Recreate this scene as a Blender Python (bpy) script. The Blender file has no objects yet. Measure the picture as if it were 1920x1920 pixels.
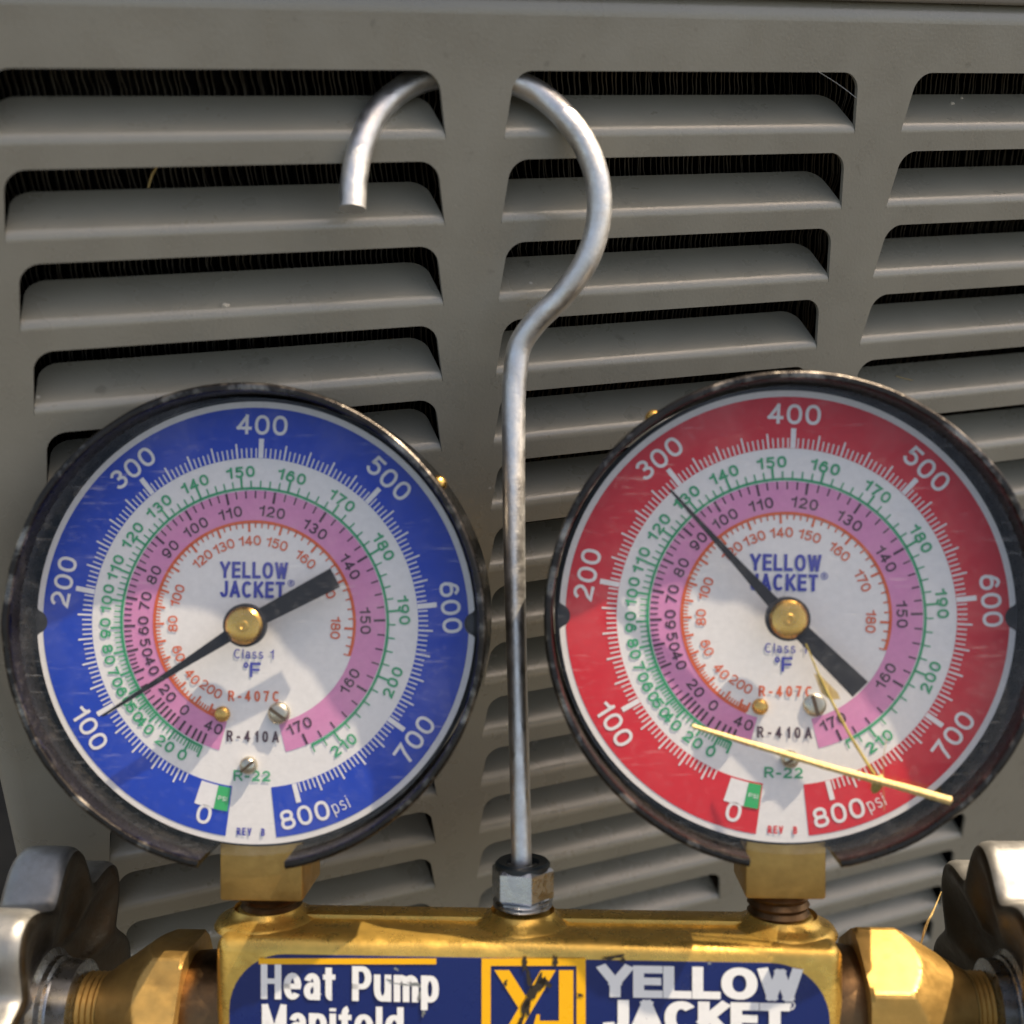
import bpy, bmesh, math, random
from mathutils import Vector, Matrix
from math import sin, cos, pi, radians, sqrt, atan2, asin

S = bpy.context.scene
random.seed(7)

# ------------------------------------------------------------------ camera
# World: metres. y = 0 is the front of the louvred panel, +y goes into the unit,
# x runs right along the panel, z up; origin = top edge of the uppermost louvre.
F = 2100.0 / 1920.0                       # focal length / picture width
R0 = Vector((0.94325106, -0.04196422, -0.32941834))
R1 = Vector((-0.11758431, 0.88551104, -0.44949319))
R2 = Vector((0.31056621, 0.46271936, 0.83032489))
P0 = 0.175
T0 = Vector((-0.0022886, -0.3940393, 1.0)) * P0

def cam2world_dir(v):
    return Vector((R0[0]*v[0]+R1[0]*v[1]+R2[0]*v[2],
                   R0[2]*v[0]+R1[2]*v[1]+R2[2]*v[2],
                   -(R0[1]*v[0]+R1[1]*v[1]+R2[1]*v[2])))
CAM = -cam2world_dir(T0)
cx, cy, cz = (cam2world_dir(Vector(a)) for a in ((1, 0, 0), (0, -1, 0), (0, 0, -1)))

cam = bpy.data.cameras.new('camera')
cam.sensor_width = 36.0
cam.lens = 36.0 * F
cam.clip_start = 0.01
cam.clip_end = 500.0
cam.dof.use_dof = True
cam.dof.focus_distance = 0.205
cam.dof.aperture_fstop = cam.lens / 2.6
camo = bpy.data.objects.new('camera', cam)
S.collection.objects.link(camo)
camo.matrix_world = Matrix(((cx.x, cy.x, cz.x, CAM.x), (cx.y, cy.y, cz.y, CAM.y),
                            (cx.z, cy.z, cz.z, CAM.z), (0, 0, 0, 1)))
S.camera = camo

# ------------------------------------------------------------------ sky and sun
SUN_CAM = Vector((0.445, -0.870, -0.212)).normalized()     # towards the sun, camera axes
SUN = cam2world_dir(SUN_CAM).normalized()
EL = asin(SUN.z)
ROT = atan2(SUN.x, SUN.y)
W = bpy.data.worlds.new('World')
S.world = W
W.use_nodes = True
nt = W.node_tree
sky = nt.nodes.new('ShaderNodeTexSky')
sky.sky_type = 'NISHITA'
sky.sun_disc = False
sky.sun_elevation = EL
sky.sun_rotation = ROT
sky.dust_density = 4.0
sky.ozone_density = 0.6
bg = nt.nodes['Background']
bg.inputs['Strength'].default_value = 0.15
nt.links.new(sky.outputs[0], bg.inputs['Color'])
sl = bpy.data.lights.new('sun', 'SUN')
sl.energy = 5.0
sl.angle = radians(0.55)
sl.color = (1.0, 0.93, 0.82)
so = bpy.data.objects.new('sun', sl)
S.collection.objects.link(so)
so.rotation_euler = (-SUN).to_track_quat('-Z', 'Y').to_euler()
so.location = SUN * 3

S.view_settings.view_transform = 'Standard'
S.view_settings.look = 'None'
S.view_settings.gamma = 1.0
S.view_settings.exposure = 0.88
S.view_settings.use_white_balance = True
S.view_settings.white_balance_temperature = 7900
S.view_settings.white_balance_tint = 12
S.render.engine = 'CYCLES'

# ------------------------------------------------------------------ materials
def mat(name, col, rough=0.5, metal=0.0, spec=0.5):
    m = bpy.data.materials.new(name)
    m.use_nodes = True
    b = m.node_tree.nodes['Principled BSDF']
    b.inputs['Base Color'].default_value = (*col, 1)
    b.inputs['Roughness'].default_value = rough
    b.inputs['Metallic'].default_value = metal
    b.inputs['Specular IOR Level'].default_value = spec
    return m, m.node_tree, b

def nd(t, kind, **kw):
    n = t.nodes.new(kind)
    for k, v in kw.items():
        if k in n.inputs.keys():
            n.inputs[k].default_value = v
        else:
            setattr(n, k, v)
    return n

def coords(t, scale=(1, 1, 1), rot=(0, 0, 0), world=False):
    tc = nd(t, 'ShaderNodeNewGeometry' if world else 'ShaderNodeTexCoord')
    mp = nd(t, 'ShaderNodeMapping')
    mp.inputs['Scale'].default_value = scale
    mp.inputs['Rotation'].default_value = rot
    t.links.new(tc.outputs['Position' if world else 'Object'], mp.inputs['Vector'])
    return mp.outputs[0]

def noise(t, vec, scale, detail=4, rough=0.6):
    n = nd(t, 'ShaderNodeTexNoise', Scale=scale, Detail=detail, Roughness=rough)
    t.links.new(vec, n.inputs['Vector'])
    return n.outputs['Fac']

def ramp(t, fac, stops):
    r = nd(t, 'ShaderNodeValToRGB')
    e = r.color_ramp.elements
    while len(e) < len(stops):
        e.new(0.5)
    for i, (p, c) in enumerate(stops):
        e[i].position = p
        e[i].color = (c, c, c, 1) if not isinstance(c, tuple) else (*c, 1)
    t.links.new(fac, r.inputs['Fac'])
    return r.outputs['Color']

def mixc(t, fac, a, b, mode='MIX'):
    m = nd(t, 'ShaderNodeMix', data_type='RGBA', blend_type=mode)
    if isinstance(fac, (int, float)):
        m.inputs[0].default_value = fac
    else:
        t.links.new(fac, m.inputs[0])
    for i, v in ((6, a), (7, b)):
        if isinstance(v, tuple):
            m.inputs[i].default_value = (*v, 1)
        else:
            t.links.new(v, m.inputs[i])
    return m.outputs[2]

def bump(t, b, h, dist, strength=1.0):
    n = nd(t, 'ShaderNodeBump', Strength=strength, Distance=dist)
    t.links.new(h, n.inputs['Height'])
    t.links.new(n.outputs[0], b.inputs['Normal'])

def paint(name, col, rough=0.28, speck=True):
    m, t, b = mat(name, col, rough, 0, 0.9)
    v = coords(t, world=True)
    big = noise(t, v, 45, 3)
    c = mixc(t, ramp(t, big, [(0.35, 0.0), (0.7, 1.0)]), tuple(x*0.93 for x in col), tuple(x*1.07 for x in col))
    if speck:
        vo = nd(t, 'ShaderNodeTexVoronoi', Scale=120.0)
        t.links.new(v, vo.inputs['Vector'])
        sp = ramp(t, vo.outputs['Distance'], [(0.016, 1.0), (0.05, 0.0)])
        sel = nd(t, 'ShaderNodeSeparateColor')
        t.links.new(vo.outputs['Color'], sel.inputs[0])
        gate = ramp(t, sel.outputs[0], [(0.66, 0.0), (0.68, 1.0)])
        mul = nd(t, 'ShaderNodeMath', operation='MULTIPLY')
        t.links.new(sp, mul.inputs[0]); t.links.new(gate, mul.inputs[1])
        c = mixc(t, mul.outputs[0], c, (0.58, 0.56, 0.50))
        dk = ramp(t, noise(t, v, 260, 2), [(0.68, 0.0), (0.76, 0.5)])
        # dried rain streaks and a thin film of dirt
        stv = coords(t, (1, 1, 0.12), world=True)
        st_ = ramp(t, noise(t, stv, 130, 5, 0.65), [(0.50, 0.0), (0.74, 0.16)])
        c = mixc(t, st_, c, (0.30, 0.27, 0.20))
        fl = ramp(t, noise(t, v, 420, 6, 0.75), [(0.58, 0.0), (0.76, 0.10)])
        c = mixc(t, fl, c, (0.36, 0.34, 0.28))
        c = mixc(t, dk, c, tuple(x*0.5 for x in col))
    t.links.new(c, b.inputs['Base Color'])
    t.links.new(ramp(t, noise(t, v, 90, 4), [(0.3, rough-0.06), (0.7, rough+0.10)]), b.inputs['Roughness'])
    bump(t, b, noise(t, v, 1700, 2, 0.5), 0.00012, 0.32)
    return m

def metal(name, col, rough, stain=None, stain_amt=0.5, brush=None, bmp=0.00006, scale=260):
    m, t, b = mat(name, col, rough, 1.0)
    v = coords(t)
    n1 = noise(t, v, scale, 6, 0.65)
    c = mixc(t, ramp(t, n1, [(0.3, 0.0), (0.75, 1.0)]), tuple(x*0.8 for x in col), tuple(min(1, x*1.08) for x in col))
    if stain:
        st = ramp(t, noise(t, v, scale*0.35, 5, 0.7), [(0.52, 0.0), (0.72, stain_amt)])
        c = mixc(t, st, c, stain)
    t.links.new(c, b.inputs['Base Color'])
    t.links.new(ramp(t, noise(t, v, scale*1.7, 5), [(0.3, max(0.05, rough-0.1)), (0.7, rough+0.14)]), b.inputs['Roughness'])
    h = noise(t, coords(t, brush[0], brush[1]) if brush else v, scale*6, 3)
    bump(t, b, h, bmp, 0.5)
    return m

M = {}
M['panel'] = paint('panel_paint', (0.268, 0.254, 0.204))
M['lid'] = paint('lid_paint', (0.20, 0.185, 0.155))
M['brass'] = metal('brass', (0.76, 0.47, 0.11), 0.28, (0.30, 0.16, 0.035), 0.4, bmp=0.00010)
M['brass_hex'] = metal('machined_brass', (0.52, 0.315, 0.095), 0.42, (0.28, 0.15, 0.04), 0.6, ((1, 1, 12), (0.3, 0.4, 0)), 0.00005)
M['brass_dark'] = metal('tarnished_brass', (0.17, 0.10, 0.05), 0.38, (0.05, 0.03, 0.015), 0.8)
M['brass_pin'] = metal('bright_brass', (0.82, 0.48, 0.13), 0.22, None, 0, bmp=0.00002)
M['zinc'] = metal('zinc_rod', (0.78, 0.77, 0.74), 0.43, (0.42, 0.36, 0.29), 0.55, bmp=0.00010, scale=260)
M['steel'] = metal('plated_steel', (0.60, 0.62, 0.64), 0.26, (0.42, 0.42, 0.41), 0.25, bmp=0.00003)
M['wheel_rim'] = metal('wheel_metal', (0.31, 0.305, 0.285), 0.44, (0.16, 0.14, 0.11), 0.5, bmp=0.00004)
M['wheel_face'] = metal('rusty_wheel_face', (0.105, 0.092, 0.075), 0.40, (0.085, 0.042, 0.018), 0.8, bmp=0.00015, scale=180)
M['screw'] = metal('nickel_screw', (0.66, 0.60, 0.47), 0.28, None, 0, bmp=0.00001)
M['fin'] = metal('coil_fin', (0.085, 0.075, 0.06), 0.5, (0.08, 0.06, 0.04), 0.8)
M['shell'] = metal('gauge_shell', (0.018, 0.017, 0.017), 0.24, (0.22, 0.20, 0.17), 0.3, bmp=0.00005, scale=420)
M['shell_in'] = metal('gauge_shell_inside', (0.050, 0.046, 0.042), 0.30, (0.26, 0.23, 0.19), 0.6, ((1, 1, 0.15), (0.5, 0.3, 0)), 0.00025, 900)
M['shell_in'].node_tree.nodes['Principled BSDF'].inputs['Metallic'].default_value = 0.85
for k_, f_ in (('brass', 0.78), ('brass_hex', 0.78), ('wheel_rim', 0.8)):
    M[k_].node_tree.nodes['Principled BSDF'].inputs['Metallic'].default_value = f_
M['shell_lip'] = metal('worn_shell_lip', (0.045, 0.040, 0.036), 0.30, (0.50, 0.45, 0.38), 0.8, bmp=0.0001, scale=380)
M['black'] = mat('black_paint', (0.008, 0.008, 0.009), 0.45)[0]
M['needle'] = mat('needle_black', (0.010, 0.010, 0.012), 0.5, 0, 0.3)[0]
M['rubber'] = mat('nut_insert', (0.012, 0.018, 0.020), 0.4)[0]

def ink(name, col, rough=0.5):
    m, t, b = mat(name, col, rough, 0, 0.3)
    v = coords(t)
    c = mixc(t, ramp(t, noise(t, v, 900, 3), [(0.35, 0.0), (0.7, 1.0)]), tuple(x*0.93 for x in col), col)
    t.links.new(c, b.inputs['Base Color'])
    return m
M['white'] = ink('dial_white', (0.78, 0.77, 0.76))
M['blue'] = ink('blue_band', (0.002, 0.050, 0.47))
M['red'] = ink('red_band', (0.68, 0.022, 0.036))
M['pink'] = ink('pink_band', (0.68, 0.26, 0.48))
M['green'] = ink('green_ink', (0.03, 0.36, 0.17))
M['orange'] = ink('orange_ink', (0.72, 0.13, 0.045))
M['ink'] = ink('dark_ink', (0.07, 0.035, 0.055))
M['blue_ink'] = ink('blue_ink', (0.045, 0.06, 0.38))
M['white_ink'] = ink('white_ink', (0.80, 0.79, 0.79))
M['box_green'] = ink('green_box', (0.02, 0.42, 0.14))

def label_mat(name, col):
    m, t, b = mat(name, col, 0.28, 0, 0.5)
    v = coords(t)
    c = mixc(t, ramp(t, noise(t, v, 240, 6, 0.7), [(0.60, 0.0), (0.75, 0.35)]), col, tuple(0.6*x+0.03 for x in col))
    t.links.new(c, b.inputs['Base Color'])
    t.links.new(ramp(t, noise(t, v, 300, 4), [(0.3, 0.2), (0.7, 0.45)]), b.inputs['Roughness'])
    bump(t, b, noise(t, v, 500, 3), 0.00004, 0.4)
    return m
M['label'] = label_mat('label_blue', (0.001, 0.012, 0.105))
M['yellow'] = label_mat('label_yellow', (0.83, 0.42, 0.008))
M['label_white'] = label_mat('label_white', (0.74, 0.75, 0.74))
M['scuff'] = label_mat('scuff_dark', (0.028, 0.020, 0.012))
M['scratch'] = metal('bare_scratch', (0.55, 0.52, 0.48), 0.3)

def straw_mat(name, col):
    m, t, b = mat(name, col, 0.5)
    v = coords(t, (6, 1, 1))
    c = mixc(t, ramp(t, noise(t, v, 500, 5, 0.7), [(0.35, 0.0), (0.65, 1.0)]), (col[0]*0.62, col[1]*0.55, col[2]*0.45), col)
    t.links.new(c, b.inputs['Base Color'])
    b.inputs['Subsurface Weight'].default_value = 0.0
    bump(t, b, noise(t, v, 900, 3), 0.0001, 0.5)
    return m
M['straw'] = straw_mat('dry_straw', (0.84, 0.62, 0.26))
M['stem'] = straw_mat('green_straw', (0.42, 0.34, 0.09))
M['husk'] = straw_mat('brown_husk', (0.50, 0.38, 0.18))
M['web'] = mat('cobweb', (0.5, 0.5, 0.48), 0.5)[0]

def glass_pane():
    m = bpy.data.materials.new('scratched_lens')
    m.use_nodes = True
    t = m.node_tree
    t.nodes.clear()
    out = nd(t, 'ShaderNodeOutputMaterial')
    tr = nd(t, 'ShaderNodeBsdfTransparent')
    tr.inputs[0].default_value = (0.975, 0.975, 0.97, 1)
    gl = nd(t, 'ShaderNodeBsdfGlossy', Roughness=0.06)
    df = nd(t, 'ShaderNodeBsdfDiffuse')
    df.inputs[0].default_value = (0.8, 0.79, 0.77, 1)
    lw = nd(t, 'ShaderNodeLayerWeight', Blend=0.5)
    p5 = nd(t, 'ShaderNodeMath', operation='POWER')
    p5.inputs[1].default_value = 5.0
    t.links.new(lw.outputs['Facing'], p5.inputs[0])
    fr = nd(t, 'ShaderNodeMath', operation='MULTIPLY_ADD')
    fr.inputs[1].default_value = 0.80
    fr.inputs[2].default_value = 0.030
    t.links.new(p5.outputs[0], fr.inputs[0])
    mx = nd(t, 'ShaderNodeMixShader')
    t.links.new(fr.outputs[0], mx.inputs[0])
    t.links.new(tr.outputs[0], mx.inputs[1]); t.links.new(gl.outputs[0], mx.inputs[2])
    v = coords(t, (70, 900, 1), (0, 0, radians(-58)))
    scr = ramp(t, noise(t, v, 1.6, 3, 0.7), [(0.60, 0.0), (0.76, 0.16)])
    dust = ramp(t, noise(t, coords(t), 700, 5, 0.75), [(0.54, 0.0), (0.82, 0.07)])
    smu = ramp(t, noise(t, coords(t), 85, 4, 0.6), [(0.48, 0.0), (0.78, 0.04)])
    add_ = nd(t, 'ShaderNodeMath', operation='ADD')
    t.links.new(dust, add_.inputs[0]); t.links.new(smu, add_.inputs[1])
    mxm = nd(t, 'ShaderNodeMath', operation='MAXIMUM')
    t.links.new(scr, mxm.inputs[0]); t.links.new(add_.outputs[0], mxm.inputs[1])
    m2 = nd(t, 'ShaderNodeMixShader')
    t.links.new(mxm.outputs[0], m2.inputs[0])
    t.links.new(mx.outputs[0], m2.inputs[1]); t.links.new(df.outputs[0], m2.inputs[2])
    t.links.new(m2.outputs[0], out.inputs[0])
    return m
M['lens'] = glass_pane()

# ------------------------------------------------------------------ mesh helpers
def link(o, parent=None):
    S.collection.objects.link(o)
    if parent is not None:
        o.parent = parent
    return o

def obj(name, verts, faces, m, parent=None, smooth=None, loc=None):
    me = bpy.data.meshes.new(name)
    me.from_pydata([tuple(v) for v in verts], [], faces)
    me.validate()
    me.update()
    if smooth is not None:
        me.polygons.foreach_set('use_smooth', [True]*len(me.polygons))
        me.set_sharp_from_angle(angle=radians(smooth))
    mats = m if isinstance(m, list) else [m]
    for k in mats:
        me.materials.append(M[k])
    o = bpy.data.objects.new(name, me)
    if loc is not None:
        o.location = loc
    return link(o, parent)

def tag(o, label=None, cat=None, group=None, kind=None):
    for k, v in (('label', label), ('category', cat), ('group', group), ('kind', kind)):
        if v:
            o[k] = v
    return o

class MB:
    def __init__(s):
        s.v = []; s.f = []
    def add(s, v, f):
        k = len(s.v)
        s.v += [Vector(p) for p in v]
        s.f += [tuple(i+k for i in q) for q in f]
        return s
    def poly(s, pts, z=0.0):
        k = len(s.v)
        s.v += [Vector((p[0], p[1], z)) for p in pts]
        s.f.append(tuple(range(k, k+len(pts))))
        return s
    def prism(s, pts, z0, z1):
        n = len(pts)
        a = [(p[0], p[1], z0) for p in pts] + [(p[0], p[1], z1) for p in pts]
        f = [tuple(range(n-1, -1, -1)), tuple(range(n, 2*n))]
        f += [(i, (i+1) % n, n+(i+1) % n, n+i) for i in range(n)]
        return s.add(a, f)
    def lathe(s, prof, n=64, a0=0.0, a1=2*pi, axis='z', org=(0, 0, 0), closed_prof=False):
        full = abs((a1-a0)-2*pi) < 1e-6
        m = n if full else n+1
        vs = []
        for i in range(m):
            a = a0+(a1-a0)*i/n
            for r, h in prof:
                p = (r*cos(a), r*sin(a), h)
                if axis == 'x':
                    p = (h, r*cos(a), r*sin(a))
                elif axis == 'y':
                    p = (r*sin(a), h, r*cos(a))
                vs.append((p[0]+org[0], p[1]+org[1], p[2]+org[2]))
        k = len(prof)
        fs = []
        kk = k if closed_prof else k-1
        for i in range(n):
            j = (i+1) % m
            for q in range(kk):
                q2 = (q+1) % k
                fs.append((i*k+q, j*k+q, j*k+q2, i*k+q2))
        if not full and closed_prof:
            fs.append(tuple(range(k-1, -1, -1)))
            fs.append(tuple((m-1)*k+q for q in range(k)))
        return s.add(vs, fs)
    def tube(s, pts, rad, n=12, cap=True):
        pts = [Vector(p) for p in pts]
        m = len(pts)
        if not hasattr(rad, '__len__'):
            rad = [rad]*m
        up = None
        vs = []
        for i, p in enumerate(pts):
            t = (pts[min(i+1, m-1)]-pts[max(i-1, 0)]).normalized()
            if up is None:
                up = t.orthogonal().normalized()
            up = (up-t*up.dot(t)).normalized()
            w = t.cross(up)
            for k in range(n):
                a = 2*pi*k/n
                vs.append(p+(up*cos(a)+w*sin(a))*rad[i])
        fs = [(i*n+k, i*n+(k+1) % n, (i+1)*n+(k+1) % n, (i+1)*n+k) for i in range(m-1) for k in range(n)]
        if cap:
            fs.append(tuple(range(n-1, -1, -1)))
            fs.append(tuple((m-1)*n+k for k in range(n)))
        return s.add(vs, fs)
    def build(s, name, m, parent=None, smooth=None, loc=None):
        return obj(name, s.v, s.f, m, parent, smooth, loc)

def spline(pts, per=8):
    out = []
    n = len(pts)
    P = [Vector(p) for p in pts]
    for i in range(n-1):
        a, b, c, d = P[max(i-1, 0)], P[i], P[i+1], P[min(i+2, n-1)]
        for k in range(per):
            t = k/per
            out.append(0.5*((2*b)+(c-a)*t+(2*a-5*b+4*c-d)*t*t+(3*b-a-3*c+d)*t**3))
    out.append(P[-1])
    return out

def bevel_box(lo, hi, w, seg=3):
    bm = bmesh.new()
    bmesh.ops.create_cube(bm, size=1)
    for v in bm.verts:
        v.co = Vector([lo[i] if v.co[i] < 0 else hi[i] for i in range(3)])
    bmesh.ops.bevel(bm, geom=bm.edges[:], offset=w, segments=seg, profile=0.5, affect='EDGES')
    bm.verts.index_update()
    return [v.co.copy() for v in bm.verts], [tuple(v.index for v in f.verts) for f in bm.faces]

# ------------------------------------------------------------------ lettering (stroke alphabet, cap height 1)
def _arc(cx_, cy_, rx, ry, a0, a1, n=14, e=2.0):
    out = []
    for i in range(n+1):
        a = radians(a0+(a1-a0)*i/n)
        c_, s_ = cos(a), sin(a)
        out.append((cx_+rx*math.copysign(abs(c_)**(2/e), c_), cy_+ry*math.copysign(abs(s_)**(2/e), s_)))
    return out
def _loop(cx_, cy_, rx, ry, n=28, e=2.3):
    return ('loop', _arc(cx_, cy_, rx, ry, 90, 450, n, e)[:-1])
XH = 0.73
_bowl_n = [(0, 0), (0, XH)], [(0, 0.35)]+_arc(0.5, 0.40, 0.5, XH-0.40, 180, 0, 10, 2.4)+[(1, 0)]
GL = {
    '0': (0.60, [_loop(0.5, 0.5, 0.5, 0.5)]),
    '1': (0.36, [[(0.95, 0), (0.95, 1)], [(0.95, 0.93), (0.55, 0.78), (0, 0.74)]]),
    '2': (0.58, [_arc(0.5, 0.70, 0.48, 0.30, 170, -25, 12)+[(0.70, 0.40), (0.22, 0.20), (0.03, 0.0), (1, 0)]]),
    '3': (0.58, [_arc(0.48, 0.76, 0.42, 0.24, 165, -90, 12)+[(0.36, 0.52)], _arc(0.48, 0.265, 0.50, 0.265, 90, -165, 14)]),
    '4': (0.62, [[(0.72, 0), (0.72, 1)], [(0.70, 0.97), (0.02, 0.27)], [(0.0, 0.27), (1, 0.27)]]),
    '5': (0.58, [[(0.93, 1), (0.18, 1), (0.10, 0.50)]+_arc(0.48, 0.33, 0.50, 0.33, 140, -160, 14)]),
    '6': (0.59, [_loop(0.5, 0.32, 0.5, 0.32, 24), _arc(0.52, 0.55, 0.46, 0.45, 35, 120, 6)+[(0.05, 0.60), (0.0, 0.32)]]),
    '7': (0.56, [[(0, 1), (1, 1), (0.62, 0.52), (0.36, 0)]]),
    '8': (0.59, [_loop(0.5, 0.75, 0.43, 0.25, 20), _loop(0.5, 0.265, 0.5, 0.265, 24)]),
    '9': (0.59, [_loop(0.5, 0.68, 0.5, 0.32, 24), _arc(0.48, 0.45, 0.46, 0.45, -145, -60, 6)+[(0.95, 0.40), (1.0, 0.68)]]),
    'A': (0.78, [[(0.0, 0), (0.5, 1.0)], [(0.5, 1.0), (1.0, 0)], [(0.20, 0.27), (0.80, 0.27)]]),
    'B': (0.64, [[(0, 0), (0, 1), (0.5, 1)]+_arc(0.55, 0.765, 0.38, 0.235, 90, -90, 8)+[(0, 0.53)], [(0.5, 0.53)]+_arc(0.58, 0.265, 0.42, 0.265, 90, -90, 8)+[(0, 0)]]),
    'C': (0.74, [_arc(0.52, 0.5, 0.52, 0.5, 42, 318, 24, 2.2)]),
    'E': (0.58, [[(1, 1), (0, 1), (0, 0), (1, 0)], [(0, 0.52), (0.92, 0.52)]]),
    'F': (0.56, [[(1, 1), (0, 1), (0, 0)], [(0, 0.50), (0.88, 0.50)]]),
    'H': (0.68, [[(0, 0), (0, 1)], [(1, 0), (1, 1)], [(0, 0.52), (1, 0.52)]]),
    'I': (0.02, [[(0.5, 0), (0.5, 1)]]),
    'J': (0.52, [[(1, 1), (1, 0.34)]+_arc(0.5, 0.30, 0.5, 0.30, 0, -175, 12)]),
    'K': (0.70, [[(0, 0), (0, 1)], [(0.95, 1), (0, 0.38)], [(0.30, 0.58), (1, 0)]]),
    'L': (0.54, [[(0, 1), (0, 0), (1, 0)]]),
    'M': (0.82, [[(0, 0), (0, 1)], [(0.02, 1), (0.5, 0.05)], [(0.5, 0.05), (0.98, 1)], [(1, 1), (1, 0)]]),
    'O': (0.78, [_loop(0.5, 0.5, 0.5, 0.5, 32, 2.2)]),
    'P': (0.62, [[(0, 0), (0, 1), (0.5, 1)]+_arc(0.55, 0.70, 0.45, 0.30, 90, -90, 10)+[(0, 0.40)]]),
    'R': (0.66, [[(0, 0), (0, 1), (0.5, 1)]+_arc(0.55, 0.735, 0.43, 0.265, 90, -90, 10)+[(0, 0.47)], [(0.55, 0.47), (1, 0)]]),
    'S': (0.62, [_arc(0.5, 0.75, 0.46, 0.25, 20, 240, 10)+_arc(0.5, 0.26, 0.50, 0.26, 62, -160, 12)]),
    'T': (0.64, [[(0, 1), (1, 1)], [(0.5, 1), (0.5, 0)]]),
    'V': (0.74, [[(0, 1), (0.5, 0)], [(0.5, 0), (1, 1)]]),
    'W': (1.02, [[(0, 1), (0.25, 0)], [(0.25, 0), (0.5, 0.95)], [(0.5, 0.95), (0.75, 0)], [(0.75, 0), (1, 1)]]),
    'Y': (0.74, [[(0, 1), (0.5, 0.42)], [(0.5, 0.42), (1, 1)], [(0.5, 0.46), (0.5, 0)]]),
    'a': (0.50, [_arc(0.5, 0.50, 0.46, XH-0.50, 165, 0, 8)+[(0.96, 0)], _arc(0.42, 0.21, 0.42, 0.21, 70, 290, 12)+[(0.96, 0.12)], [(0.96, 0.43), (0.55, 0.40)]]),
    'd': (0.54, [_loop(0.5, XH/2, 0.5, XH/2, 20), [(1, 0), (1, 1)]]),
    'e': (0.54, [[(0.04, 0.36), (0.97, 0.36)]+_arc(0.5, XH/2, 0.5, XH/2, 8, 318, 18)]),
    'f': (0.30, [[(0.42, 0), (0.42, 0.80)]+_arc(0.95, 0.80, 0.53, 0.20, 180, 90, 6), [(0, 0.70), (0.95, 0.70)]]),
    'i': (0.02, [[(0.5, 0), (0.5, XH)], [(0.5, 0.90), (0.5, 1.0)]]),
    'l': (0.02, [[(0.5, 0), (0.5, 1)]]),
    'm': (0.88, [[(0, 0), (0, XH)], [(0, 0.40)]+_arc(0.25, 0.46, 0.25, XH-0.46, 180, 0, 8)+[(0.5, 0)], [(0.5, 0.40)]+_arc(0.75, 0.46, 0.25, XH-0.46, 180, 0, 8)+[(1, 0)]]),
    'n': (0.52, list(_bowl_n)),
    'o': (0.56, [_loop(0.5, XH/2, 0.5, XH/2, 22)]),
    'p': (0.54, [_loop(0.5, XH/2, 0.5, XH/2, 20), [(0, -0.26), (0, XH)]]),
    's': (0.48, [_arc(0.5, 0.55, 0.44, 0.18, 20, 240, 8)+_arc(0.5, 0.19, 0.48, 0.19, 62, -160, 10)]),
    't': (0.28, [[(0.42, 0.93), (0.42, 0.15)]+_arc(0.80, 0.15, 0.38, 0.15, 180, 270, 5)+[(1, 0)], [(0, 0.70), (1, 0.70)]]),
    'u': (0.52, [[(1, 0), (1, XH)], [(0, XH), (0, 0.30)]+_arc(0.5, 0.30, 0.5, 0.30, 180, 360, 10)]),
    '-': (0.26, [[(0, 0.38), (1, 0.38)]]),
    '°': (0.20, [_loop(0.5, 0.86, 0.5, 0.14, 16, 2.0)]),
    '®': (0.90, [_loop(0.5, 0.5, 0.5, 0.5, 24, 2.0), [(0.36, 0.25), (0.36, 0.75), (0.55, 0.75), (0.66, 0.68), (0.66, 0.58), (0.55, 0.50), (0.36, 0.50)], [(0.5, 0.5), (0.68, 0.25)]]),
}
def _thick(pts, w, closed):
    """Quad strip of width w along a 2D polyline with mitred corners."""
    P = []
    for p in pts:
        p = Vector(p)
        if not P or (p-P[-1]).length > 1e-5:
            P.append(p)
    n = len(P)
    if not closed and n > 1:                       # square ends on straight strokes
        for e_, f_ in ((0, 1), (n-1, n-2)):
            d_ = P[e_]-P[f_]
            if d_.length > 0.15:
                P[e_] = P[e_]+d_.normalized()*w*0.5
    vs = []
    for i in range(n):
        a = P[i-1] if (i or closed) else None
        c_ = P[(i+1) % n] if (i < n-1 or closed) else None
        d0 = (P[i]-a).normalized() if a is not None else None
        d1 = (c_-P[i]).normalized() if c_ is not None else None
        d0 = d1 if d0 is None else d0
        d1 = d0 if d1 is None else d1
        n0, n1 = Vector((-d0.y, d0.x)), Vector((-d1.y, d1.x))
        m_ = n0+n1
        if m_.length < 0.3:
            m_ = n0
        m_.normalize()
        k = min(1.0/max(0.2, m_.dot(n0)), 1.9)
        vs += [P[i]+m_*w/2*k, P[i]-m_*w/2*k]
    fs = [(2*i, 2*i+1, 2*i+3, 2*i+2) for i in range(n-1)]
    if closed:
        fs.append((2*n-2, 2*n-1, 1, 0))
    return vs, fs

def text_geo(body, cap, w=0.16, width=None, gap=None, con=1.0):
    """Flat letters: base line at y = 0, centred in x. (verts, faces, width)"""
    gap = (0.16+w*0.25) if gap is None else gap
    adv = [0.26 if ch == ' ' else GL[ch][0] for ch in body]
    fixed = len(body)*w+gap*(len(body)-1)
    k = 1.0
    if width is not None:
        k = max(0.05, (width/cap-fixed)/sum(adv))
    tot = fixed+k*sum(adv)
    x = -tot/2
    V, Fc = [], []
    z = 0
    for ch, a in zip(body, adv):
        gw = a*k
        if ch != ' ':
            for st in GL[ch][1]:
                closed = st[0] == 'loop'
                pts = st[1] if closed else st
                q = [(x+w/2+p[0]*gw, w/2+p[1]*(con-w)) for p in pts]
                vs, fs = _thick(q, w, closed)
                b0 = len(V)
                V += [(p.x*cap, p.y*cap/con, z*7e-6) for p in vs]
                Fc += [tuple(i+b0 for i in f) for f in fs]
                z += 1
        x += gw+w+gap
    return V, Fc, tot*cap

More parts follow.
